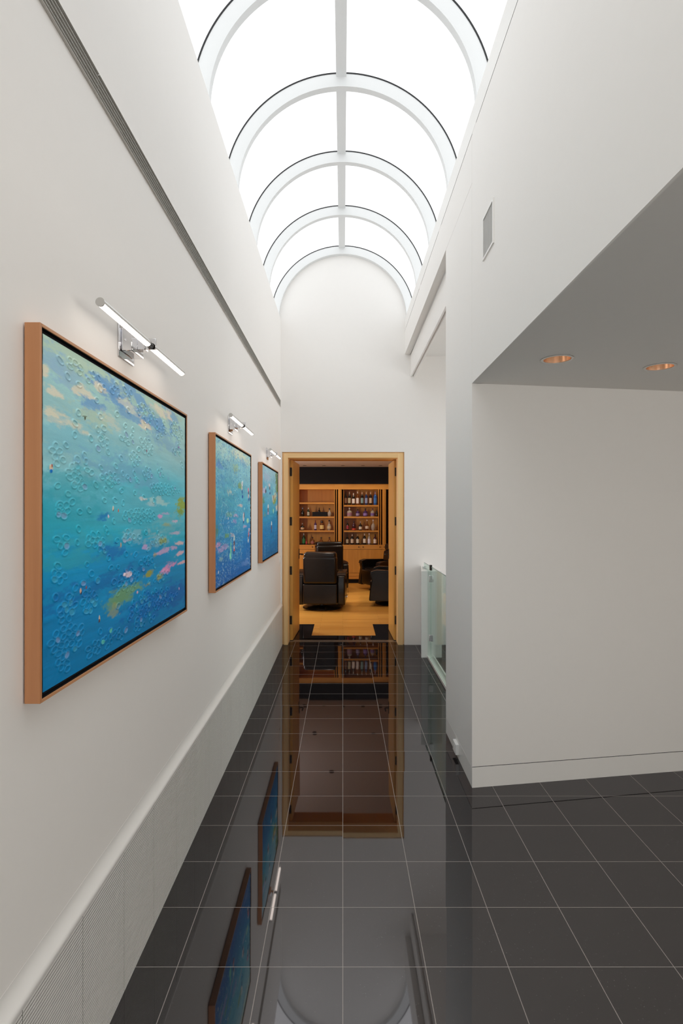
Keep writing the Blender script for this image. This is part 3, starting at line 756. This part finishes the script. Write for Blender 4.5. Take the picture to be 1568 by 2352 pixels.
# outlet in the baseboard
p = empty('outlet_box', (XR, 3.72, .03)); tag(p, 'small white outlet box projecting from the low baseboard of the pier', 'outlet')
MB().box(-.022, 0, 0, 0, .10, .072).build('housing', M['white_plastic'], p, bevel=.003)
MB().box(-.0235, .03, .018, -.0215, .07, .054).build('socket', M['trim'], p, bevel=.001)

# ------------------------------------------------------------------ ceiling downlights
def downlight(label):
    p = empty('downlight'); tag(p, label, 'recessed light', 'copper downlights in the low ceiling')
    m = MB().lathe([(.0670, -.0), (.0800, -.0), (.0800, -.0025), (.0670, -.0035), (.0670, -.0)], 40, cap=False)
    m.build('trim_ring', M['brushed'], p, smooth=True)
    MB().lathe([(.0672, .0), (.064, .035), (.055, .075), (.044, .10)], 40, cap=False).build('reflector', M['copper'], p, smooth=True)
    MB().lathe([(.044, .099), (.044, .104)], 32).build('bulb', M['bulb'], p)
    return p
for (x, y), lab in zip(LIGHTS[:3], ('round copper downlight nearest the wall corner', 'round copper downlight at the right edge of the photo', 'round downlight outside the frame at the right')):
    o = downlight(lab); o.location = (x, y, SOF)
for (x, y) in LIGHTS[3:]:
    o = downlight('round copper downlight over the space beside the viewer'); o.location = (x, y, SOF)

# ------------------------------------------------------------------ glass railing
p = empty('glass_railing', (.98, 4.3, 0)); tag(p, 'frameless glass railing on a white curb right of the door', 'railing')
for (a, c) in ((0.0, 1.815), (1.825, 2.31)):
    g = MB().box(-.005, a, .03, .005, c, 1.073).build('glass_panel', M['glass'], p)
    m = MB().box(-.0052, a, 1.071, .0052, c, 1.0745)
    m.build('glass_edge', M['glass_edge'], g)
for z in (.24, .90):
    MB().box(-.022, 1.795, z, .02, 1.845, z + .075).build('clamp', M['chrome'], p, bevel=.003)
MB().box(-.012, 1.80, 1.03, .012, 1.84, 1.09).build('clamp', M['hinge'], p, bevel=.002)
MB().box(-.025, 2.27, 1.0, .02, 2.31, 1.03).build('clamp', M['chrome'], p, bevel=.003)
m = MB().box(-.008, -.1, 0, .003, 2.03, .028).box(.058, -.1, 0, .072, 2.03, .028).box(.003, -.1, 0, .058, 2.03, .012)
m.build('curb', M['trim'], p)
# half wall that ends the railing
m = MB().prism([(.903, 6.33), (1.14, 6.33), (1.14, YE), (.988, YE)], 0, 1.0, 'z')
struct(m.build('wall_low', M['trim'], bevel=.002), 'low white half wall behind the glass railing', 'wall')

# ------------------------------------------------------------------ double door: casing, jambs, leaves
def frame_boxes():
    m = MB()
    m.box(-.745, YE - .004, 0, -.694, 7.168, 2.421).box(.697, YE - .004, 0, .760, 7.168, 2.421)
    m.cur = 1; m.box(-.694, YE - .004, 2.366, .697, 7.168, 2.421)
    m.cur = 0
    m.box(DX0 + .001, YE + .02, 0, -.745, 7.16, 2.438).box(.760, YE + .02, 0, DX1 - .001, 7.16, 2.438)
    m.cur = 1; m.box(-.745, YE + .02, 2.421, .760, 7.16, 2.438)
    return m
df = frame_boxes().build('trim_7', [M['maple'], M['maple_h']], bevel=.001, seg=1)
struct(df, 'light maple casing around the double door', 'door frame')
struct(MB().box(-.8, 7.17, 2.366, .8, 7.40, 2.44).build('trim_8', M['cab_h']), 'dark wooden head inside the double door', 'door frame')

def leaf(name, label, side):
    p = empty(name, (side * .693 if side < 0 else .709, 7.176, 0)); struct(p, label, 'door')
    s_ = -side   # leaf thickness goes toward the centre
    T = .042
    m = MB().box(0, 0, .008, s_ * T, .668, 2.358)
    m.build('leaf_panel', M['door'], p, bevel=.0012, seg=1)
    m = MB()
    for z in (.30, .72, 1.14, 1.56, 1.98):
        pass
    for z in (.215, .862, 1.505, 2.15):
        MB().box(-s_ * .008, -.008, z, s_ * .030, .0, z + .11).build('hinge', M['hinge'], p)
    h = MB().box(s_ * T, .595, 1.02, s_ * (T + .006), .635, 1.16)
    h.tube([(s_ * (T + .002), .615, 1.085), (s_ * (T + .055), .615, 1.085), (s_ * (T + .058), .60, 1.085), (s_ * (T + .058), .50, 1.085)], .009, 10)
    h.build('lever_handle', M['hinge'], p, smooth=True)
    p.rotation_euler = (0, 0, s_ * -math.radians(2.75 if side < 0 else 1.3))
    return p
leaf('door_1', 'left leaf of the maple double door swung into the bar room', -1)
leaf('door_2', 'right leaf of the maple double door swung into the bar room', 1)

struct(MB().box(-.6945, 7.1685, 0, -.6905, 7.175, 2.36).box(.7005, 7.1685, 0, .7050, 7.175, 2.36).build('trim_11', M['gasket']), 'dark strips painted as gap shade between casing and door leaves', 'door frame')  # near-black strips stand in for the shaded gap beside each leaf

# ------------------------------------------------------------------ bar room shell
struct(MB().box(-3.2, 7.17, 0, -3.05, 13.6, 2.75).build('wall_room_left', M['cab']), 'panelled left wall of the bar room', 'wall')
struct(MB().box(3.05, 7.17, 0, 3.2, 13.6, 2.75).build('wall_room_right', M['cab']), 'panelled right wall of the bar room', 'wall')
struct(MB().box(-3.2, 7.17, 2.75, 3.2, 13.6, 2.85).build('ceiling_room', M['ceil_room']), 'grey ceiling of the bar room', 'ceiling')
struct(MB().box(-3.05, 13.45, 0, 3.05, 13.6, 2.75).build('wall_room_end', M['black']), 'far wall of the bar room', 'wall')
struct(MB().box(-3.05, 12.98, 2.352, 3.05, 13.45, 2.75).build('trim_9', M['black']), 'black panel above the wooden bar shelves', 'trim')
ROOM_L = [(x, 12.55) for x in (-.87, -.43, 0.0, .46, .86)] + [(-.57, 11.0), (.62, 11.0), (-1.6, 9.6), (-.2, 9.4), (1.5, 9.6), (-1.9, 11.6), (1.9, 11.6)]  # last five spots are unseen, added to light the room
SPOT_LAB = ['small recessed ceiling spot over the bar shelves, %s of five' % q for q in ('leftmost', 'second from left', 'middle one', 'second from right', 'rightmost')] + ['recessed spot at the left just inside the door head', 'recessed spot at the right just inside the door head', 'unseen spot added for light in the bar room ceiling toward the left wall', 'unseen spot added for light above the nearest recliner', 'unseen spot added for light in the bar room ceiling right of the door', 'unseen spot added for light in the far left corner of the bar room', 'unseen spot added for light in the far right corner of the bar room']
for i, (x, y) in enumerate(ROOM_L):
    far = i < 5
    p = empty('ceiling_spot', (x, y, 2.75)); tag(p, SPOT_LAB[i], 'recessed light', 'spots over the bar shelves' if far else 'spots in the bar room ceiling')
    MB().lathe([(.025, -.0005), (.042, -.0005), (.042, -.004), (.025, -.003)], 20, cap=False).build('spot_trim', M['hinge'], p, smooth=True)
    MB().lathe([(.026, -.0015), (.026, -.0025)], 20).build('spot_bulb', M['hinge'], p)
    l = bpy.data.lights.new('ceiling_spot_light', 'SPOT'); l.energy = 9 if far else 38; l.color = (1.0, .84, .66); l.spot_size = math.radians(95); l.spot_blend = .6; l.shadow_soft_size = .04
    lo = bpy.data.objects.new('ceiling_spot_light', l); C.objects.link(lo); lo.parent = p; lo.location = (0, 0, -.03)
    if far: lo.rotation_euler = (math.radians(10), 0, 0)

# ------------------------------------------------------------------ bar cabinets
def pxx(x, Y=13.0): return (x - 787) * Y / F
def pxz(y, Y=13.0): return EYE + (1177 - y) * Y / F
YC = 13.0
TOPZ, ZA, ZB = pxz(1111.8), pxz(1124), pxz(1251)
def shelf_unit(name, label, x0, x1, shelves, sl, sr):
    p = empty(name, (x0, YC, ZB)); tag(p, label, 'bar shelves', 'shelving units in the bar wall')
    D = .38; W = x1 - x0; H = ZA - ZB
    m = MB().box(0, D - .02, 0, W, D, H + .09)                  # back
    m.box(-sl, 0, 0, 0, D, H).box(W, 0, 0, W + sr, D, H)
    m.build('carcass', M['cab'], p)
    MB().box(-sl, 0, H, W + sr, .05, TOPZ - ZB).build('top_rail', M['cab_h'], p)
    MB().box(-sl, .05, H, W + sr, D, H + .02).build('top_board', M['cab_h'], p)
    for s_ in shelves:
        z = pxz(s_) - ZB
        MB().box(0, .012, z - .036, W, D - .02, z).build('shelf', M['cab_h'], p, bevel=.001, seg=1)
    return p
shL = (1154, 1186.4, 1218.4); shR = (1160, 1186.5, 1218.6)
XA0, XA1 = pxx(684.8), pxx(767.4)
XB0, XB1 = pxx(789.2), pxx(868.6)
shelf_unit('bar_shelf_unit', 'left wooden bar shelves with few bottles and a black box', XA0, XA1, shL, .03, .014)
shelf_unit('bar_shelf_unit', 'right wooden bar shelves crowded with bottles', XB0, XB1, shR, .008, .018)
shelf_unit('bar_shelf_unit', 'wooden bar shelves mostly hidden behind the right door leaf', pxx(893), 2.3, shR, .004, .018)
# pocket doors folded back beside the shelves
def pocket(x0, label, flip=False):
    p = empty('pocket_door', (pxx(x0), YC, ZB)); tag(p, label, 'pocket door', 'folded doors beside the bar shelves')
    d = MB().box(0, .004, .001, .018, .37, ZA - ZB - .001).build('door_board', M['cab'], p)
    return p
pocket(771.4, 'thin folded wooden door edge right of the left bar shelves')
pocket(782.4, 'thin folded wooden door edge left of the right bar shelves')
pocket(872.8, 'thin folded wooden door edge right of the crowded bar shelves')
pocket(884.3, 'thin folded wooden door edge beside the right door leaf')
for x0, x1, lab in ((776.2, 781.6, 'wooden post between the two bar shelf units'), (877.8, 883.6, 'wooden post right of the crowded bar shelves')):
    tag(MB().box(pxx(x0), YC, ZB + .001, pxx(x1), YC + .38, ZA).build('cabinet_post', M['cab']), lab, 'post')
# dark linings of the door pockets
m = MB().box(pxx(768.9), YC + .385, ZB, pxx(789), YC + .4, ZA + .02).box(pxx(870.5), YC + .385, ZB, pxx(892.5), YC + .4, ZA + .02)
struct(m.build('trim_10', M['black']), 'dark pockets beside the bar shelves', 'trim')
for x0, x1, lab in ((XA1 + .0145, XB0 - .0085, 'wooden rail piece over the post between the two bar shelf units'), (XB1 + .0185, pxx(893) - .0045, 'wooden rail piece over the post right of the crowded shelves')):
    tag(MB().box(x0, YC, ZA + .001, x1, YC + .384, TOPZ).build('cabinet_rail', M['cab_h']), lab, 'rail')

# base cabinets
zc, zd, ze = pxz(1262), pxz(1316.5), pxz(1323.6)
zk = pxz(1330)
xs = [-1.65, pxx(722), pxx(776), pxx(828.4), pxx(877), 1.5, 2.3]
labs = ['base cabinet with plain maple doors left of the recliners', 'base cabinet behind the rear recliner', 'base cabinet under the crowded bottle shelves, beside the post', 'base cabinet behind the far right recliner', 'base cabinet half hidden by the right door leaf', 'base cabinet hidden behind the right door leaf']
for i, lab in enumerate(labs):
    x0, x1 = xs[i], xs[i + 1]
    p = empty('base_cabinet', (x0, YC, 0)); tag(p, lab, 'cabinet', 'base cabinets along the bar wall')
    W = x1 - x0
    MB().box(.0, .022, zk, W, .42, ZB - .002).build('cabinet_body', M['gap'], p)
    MB().box(.0015, 0, zc + .004, W - .0015, .021, ZB - .002).build('drawer_front', M['cab_h'], p, bevel=.0015, seg=1)
    d = MB().box(.0015, 0, zd + .003, W - .0015, .021, zc - .003).build('door_panel', M['cab'], p, bevel=.0015, seg=1)
    MB().box(.0015, 0, ze + .002, W - .0015, .021, zd - .002).box(.0015, 0, zk, W - .0015, .021, ze - .002).build('base_rail', M['cab_h'], p)
    for kx in (.05, W - .05):
        MB().lathe([(.008, 0), (.012, -.012), (.012, -.02), (.008, -.024)], 14, (kx, 0, ZB - .055), 'y').build('knob', M['hinge'], p, smooth=True)
    MB().box(0, .04, 0, W, .42, zk).build('toe_kick', M['black'], p)

# ------------------------------------------------------------------ bottles
def gmat(name, col, rough=.08, trans=0.0):
    m = NT(name).base(col, rough)
    if trans: m.p.inputs['Transmission Weight'].default_value = trans
    return m.m
BODY = {'dark': gmat('dark_glass', (.012, .010, .008)), 'green': gmat('green_glass', (.01, .035, .015)), 'amber': gmat('amber_glass', (.22, .07, .015), .08, .3),
        'clear': gmat('clear_bottle_glass', (.62, .55, .46), .06, .45), 'blue': gmat('blue_glass', (.02, .10, .35)), 'purple': gmat('purple_glass', (.06, .025, .10)),
        'red': gmat('red_glass', (.25, .015, .02)), 'wine': gmat('wine_glass_dark', (.05, .012, .02)), 'navy': gmat('navy_glass', (.02, .04, .12))}
lm = {}
def lab_mat(c):
    if c not in lm: lm[c] = plain('label_paper_%d_%d_%d' % c, lin(*c)[:3], .6)
    return lm[c]
PROFS = {
    'wine': [(.0, 0), (.85, 0), (1, .03), (1, .58), (.92, .66), (.55, .74), (.34, .80), (.32, .97), (.36, .975), (.36, 1.0), (.0, 1.0)],
    'spirit': [(0, 0), (.9, 0), (1, .02), (1, .60), (.9, .68), (.42, .76), (.36, .82), (.36, .98), (0, 1.0)],
    'squat': [(0, 0), (.92, 0), (1, .03), (1, .50), (.88, .62), (.4, .70), (.26, .74), (.26, .93), (.34, .94), (.34, 1.0), (0, 1.0)],
    'round': [(0, 0), (.55, 0), (.85, .10), (1, .27), (.92, .44), (.6, .58), (.3, .66), (.25, .72), (.25, .90), (.36, .91), (.36, 1.0), (0, 1.0)],
    'jar': [(0, 0), (.95, 0), (1, .03), (1, .62), (.8, .72), (.62, .74), (.66, .76), (.66, .98), (.6, 1.0), (0, 1.0)],
}
CAPZ = {'wine': (.80, 1.0, .37), 'spirit': (.86, 1.0, .40), 'squat': (.86, 1.0, .36), 'round': (.86, 1.0, .38), 'jar': (.75, 1.0, .68)}
LABZ = {'wine': (.14, .52), 'spirit': (.12, .52), 'squat': (.12, .42), 'round': (.16, .38), 'jar': (.14, .52)}
def bottle(cx, shelf_z, wpx, hpx, kind, body, label_c, cap_c, text, yoff=.06, lz=None):
    sc = 13.08 / F
    r = wpx * sc / 2; h = hpx * sc
    x = (cx - 787) * sc
    p = empty('bottle', (x, YC + yoff + r * .3, shelf_z)); tag(p, text, 'bottle', 'bottles on the bar shelves')
    MB().lathe([(a * r, b * h) for a, b in PROFS[kind] if a > 0], 20).build('glass_body', BODY[body], p, smooth=True)
    if label_c:
        z0, z1 = lz or LABZ[kind]
        k = 1.015 if kind != 'round' else 1.0
        rr = [r * k, r * k] if kind != 'round' else [r * .96, r * .97]
        if kind == 'round': pr = [(r * 1.0 * q, z * h) for q, z in ((.93, .16), (1.01, .22), (1.02, .28), (1.0, .34), (.96, .40))]
        else: pr = [(rr[0], z0 * h), (rr[1], z1 * h)]
        MB().lathe(pr, 20, cap=False).build('label', lab_mat(label_c), p, smooth=True)
    if cap_c:
        z0, z1, q = CAPZ[kind]
        MB().lathe([(r * q, z0 * h), (r * q * .96, z1 * h + .002)], 16).build('cap', lab_mat(cap_c), p, smooth=True)
    return p
CX = lambda v: 780 + v / 13.067
def zsh(y): return pxz(y)
top = zsh(1160) + .0005
T1, T2, T3, T4 = 'on the crowded unit\'s top shelf', 'on the crowded unit\'s second shelf', 'on the crowded unit\'s third shelf', 'on the crowded unit\'s bottom shelf'
R = [
 # crop x, width px, height px, kind, body, label, cap, text
 (top, [(180, 6.4, 31, 'wine', 'dark', (120, 84, 62), (30, 20, 18), 'dark bottle with brown label, first from left ' + T1),
        (290, 6.6, 31, 'wine', 'dark', (176, 166, 134), (170, 150, 130), 'bottle with olive cream label ' + T1),
        (412, 6.6, 28, 'wine', 'dark', (226, 218, 208), (206, 196, 186), 'shorter bottle with white label ' + T1),
        (535, 6.4, 31, 'spirit', 'amber', (222, 212, 206), (210, 196, 186), 'amber bottle with white label ' + T1),
        (670, 6.6, 31, 'wine', 'dark', (120, 150, 150), (190, 160, 140), 'black bottle with teal grey label ' + T1),
        (795, 6.2, 31, 'wine', 'navy', (136, 150, 186), (196, 160, 120), 'navy bottle with pale blue label ' + T1),
        (925, 6.6, 31, 'wine', 'dark', (188, 168, 142), (176, 150, 130), 'bottle with tan label ' + T1),
        (1065, 7.8, 31, 'wine', 'blue', (50, 110, 180), (150, 120, 140), 'bright blue bottle, last on the right ' + T1)]),
 (zsh(1186.5) + .0005, [(295, 11.8, 20, 'squat', 'clear', (150, 110, 130), (220, 206, 196), 'squat clear bottle with mauve label ' + T2),
        (540, 8.6, 17.5, 'squat', 'purple', (150, 136, 170), (30, 26, 30), 'small bottle with lilac label ' + T2),
        (770, 10.2, 18.5, 'squat', 'purple', (136, 110, 176), (20, 20, 24), 'dark purple squat bottle ' + T2),
        (985, 9.4, 18.5, 'squat', 'clear', (110, 84, 150), (90, 50, 60), 'clear squat bottle with violet label ' + T2),
        (1105, 5, 13, 'jar', 'dark', None, (40, 28, 24), 'small dark bottle at the right end ' + T2)]),
 (zsh(1218.6) + .0005, [(235, 5.2, 21.5, 'wine', 'dark', (160, 50, 66), (70, 60, 58), 'slim dark bottle with red label ' + T3),
        (425, 8.6, 22, 'spirit', 'wine', (206, 70, 44), (60, 40, 50), 'dark bottle with orange red base band ' + T3, (.06, .22)),
        (620, 7.2, 20.5, 'squat', 'dark', (214, 204, 186), (190, 170, 160), 'black bottle with square cream label ' + T3),
        (820, 8.8, 25, 'round', 'amber', (206, 188, 168), (210, 186, 160), 'round bodied bottle with cream seal ' + T3),
        (1005, 10, 25, 'round', 'clear', None, (216, 200, 190), 'ornate clear decanter ' + T3)]),
 (zsh(1251) + .0005, [(230, 5.8, 23, 'wine', 'dark', (180, 168, 140), (40, 36, 32), 'dark wine bottle with cream label, first from left ' + T4),
        (375, 7, 24, 'wine', 'dark', (206, 186, 160), (190, 180, 170), 'wine bottle with peach cream label ' + T4),
        (540, 7, 24, 'wine', 'dark', (206, 198, 178), (160, 130, 100), 'wine bottle with pale cream label ' + T4),
        (745, 6.6, 25.5, 'wine', 'dark', (224, 216, 196), (220, 206, 190), 'tall bottle with ivory label and pale foil ' + T4),
        (885, 7, 25.5, 'spirit', 'clear', (214, 210, 224), (226, 210, 200), 'tall clear bottle with white lilac label ' + T4),
        (1060, 7.4, 23, 'spirit', 'wine', (220, 206, 190), (50, 30, 26), 'wine red bottle with cream label ' + T4)]),
]
for z, row in R:
    for b in row:
        bottle(CX(b[0]), z, b[1], b[2], b[3], b[4], b[5], b[6], b[7], lz=b[8] if len(b) > 8 else None)
LX = lambda v: 680 + v / 14.25
U2, U3, U4 = 'on the left unit\'s second shelf', 'on the left unit\'s third shelf', 'on the left unit\'s bottom shelf'
Lr = [
 (zsh(1186.4) + .0005, [(210, 7.6, 20, 'squat', 'dark', None, (120, 130, 150), 'tall dark square shouldered bottle ' + U2),
        (400, 5.6, 20, 'spirit', 'green', (176, 176, 160), (206, 186, 170), 'green bottle with silver label ' + U2),
        (745, 5.4, 20, 'wine', 'dark', None, (60, 36, 20), 'dark bottle standing behind the black box ' + U2),
        (1090, 9.6, 18.5, 'round', 'clear', None, (30, 26, 24), 'clear round decanter right of the black box ' + U2)]),
 (zsh(1218.4) + .0005, [(205, 8.4, 16, 'squat', 'dark', (196, 166, 130), (150, 140, 140), 'squat dark bottle with tan label ' + U3),
        (630, 5.8, 23, 'wine', 'purple', (190, 184, 206), (110, 40, 50), 'slim purple bottle with white lilac label ' + U3),
        (840, 9.4, 23, 'jar', 'amber', (214, 188, 120), (22, 20, 18), 'stout bottle with gold label and black cap ' + U3),
        (1080, 9.8, 23.5, 'round', 'clear', (196, 176, 140), (40, 30, 26), 'round clear bottle with cream seal ' + U3)]),
 (zsh(1251) + .0005, [(250, 7.6, 25, 'spirit', 'green', (36, 110, 60), (150, 150, 150), 'green bottle with white shoulder ' + U4),
        (335, 3.4, 13, 'wine', 'red', (190, 60, 70), (170, 50, 60), 'tiny red bottle ' + U4),
        (535, 8.8, 17, 'squat', 'amber', (150, 90, 80), (40, 26, 24), 'squat amber bottle left of the rear recliner ' + U4),
        (820, 10, 16.5, 'round', 'amber', (190, 150, 100), (60, 40, 30), 'round amber bottle above the rear recliner\'s back ' + U4),
        (1085, 10, 16.5, 'round', 'amber', (206, 190, 170), (70, 46, 36), 'round amber bottle with pale seal, last ' + U4)]),
]
for z, row in Lr:
    for b in row:
        bottle(LX(b[0]), z, b[1], b[2], b[3], b[4], b[5], b[6], b[7], yoff=.20 if 'behind the black' in b[7] else .06)
zb = zsh(1186.4) + .0005
tag(MB().box(pxx(LX(525)), YC + .04, zb, pxx(LX(1015)), YC + .18, zb + 10.4 * .0104).build('presentation_box', M['black'], bevel=.002), 'long flat black box on the left bar shelves', 'box')

# ------------------------------------------------------------------ recliners
def rbox(name, mat, parent, x0, y0, z0, x1, y1, z1, bev=.03, seg=4, lean=0.0):
    m = MB().box(x0, y0, z0, x1, y1, z1)
    if lean:
        zc_ = z0; m.v = [(x, y + (z - z0) * lean, z) for x, y, z in m.v]
    return m.build(name, mat, parent, bevel=bev, seg=seg)
def recliner(label, loc, rz, tall=1.0, head=False):
    # faces local +Y
    p = empty('recliner', loc, rz); tag(p, label, 'recliner chair', 'black leather recliners in the bar room')
    L = M['leather']
    MB().lathe([(.335, 0), (.34, .012), (.33, .026), (.12, .040), (.06, .05), (.05, .12), (.09, .125)], 48).build('swivel_base', M['base_black'], p, smooth=True)
    # arms with curved fronts
    for sx in (-1, 1):
        pr = [(-.34, .10), (-.36, .30), (-.35, .50), (-.33, .585), (-.20, .615), (.30, .625), (.37, .60), (.39, .56), (.37, .46), (.40, .30), (.42, .10)]
        a = MB().prism(pr, sx * .29, sx * .42, 'x').build('arm', L, p, bevel=.035, seg=4)
        pad = MB().prism([(-.30, .60), (-.20, .635), (.28, .648), (.38, .62), (.395, .56), (.36, .57), (.28, .60), (-.2, .59)], sx * .285, sx * .43, 'x')
        pad.build('arm_pad', L, a, bevel=.015, seg=3)
    rbox('seat', L, p, -.285, -.25, .22, .285, .36, .47, .045)
    rbox('footrest', L, p, -.285, .33, .12, .285, .41, .44, .03)
    # back, leaning slightly
    rbox('back_panel', L, p, -.29, -.40, .12, .29, -.30, .46, .018)
    rbox('backrest', L, p, -.285, -.42, .465, .285, -.20, tall - .07, .04, lean=-.06)
    rbox('head_cushion', L, p, -.275, -.43, tall - .15, .275, -.17, tall, .045, lean=-.04)
    rbox('back_cushion', L, p, -.26, -.22, .46, .26, -.09, tall - .14, .05, lean=-.12)
    lv = MB().tube([(.425, .10, .22), (.455, .08, .22), (.46, -.02, .30), (.465, -.06, .42)], .006, 8); lv.build('lever', M['chrome'], p, smooth=True)
    MB().box(.42, .06, .17, .45, .14, .20).build('lever_knob', M['chrome'], p, bevel=.004)
    return p
recliner('black leather swivel recliner seen from behind, nearest in the doorway', (-.366, 9.68, 0), math.radians(-3), 1.00)
recliner('taller black recliner standing behind the nearest one by the shelves', (-.36, 11.7, 0), math.radians(13), 1.07)
recliner('black recliner seen side on behind the right door leaf, nearer one', (.93, 10.15, 0), math.radians(83), .98)
recliner('black recliner facing left in front of the base cabinets, farther one', (.90, 11.95, 0), math.radians(118), .98)
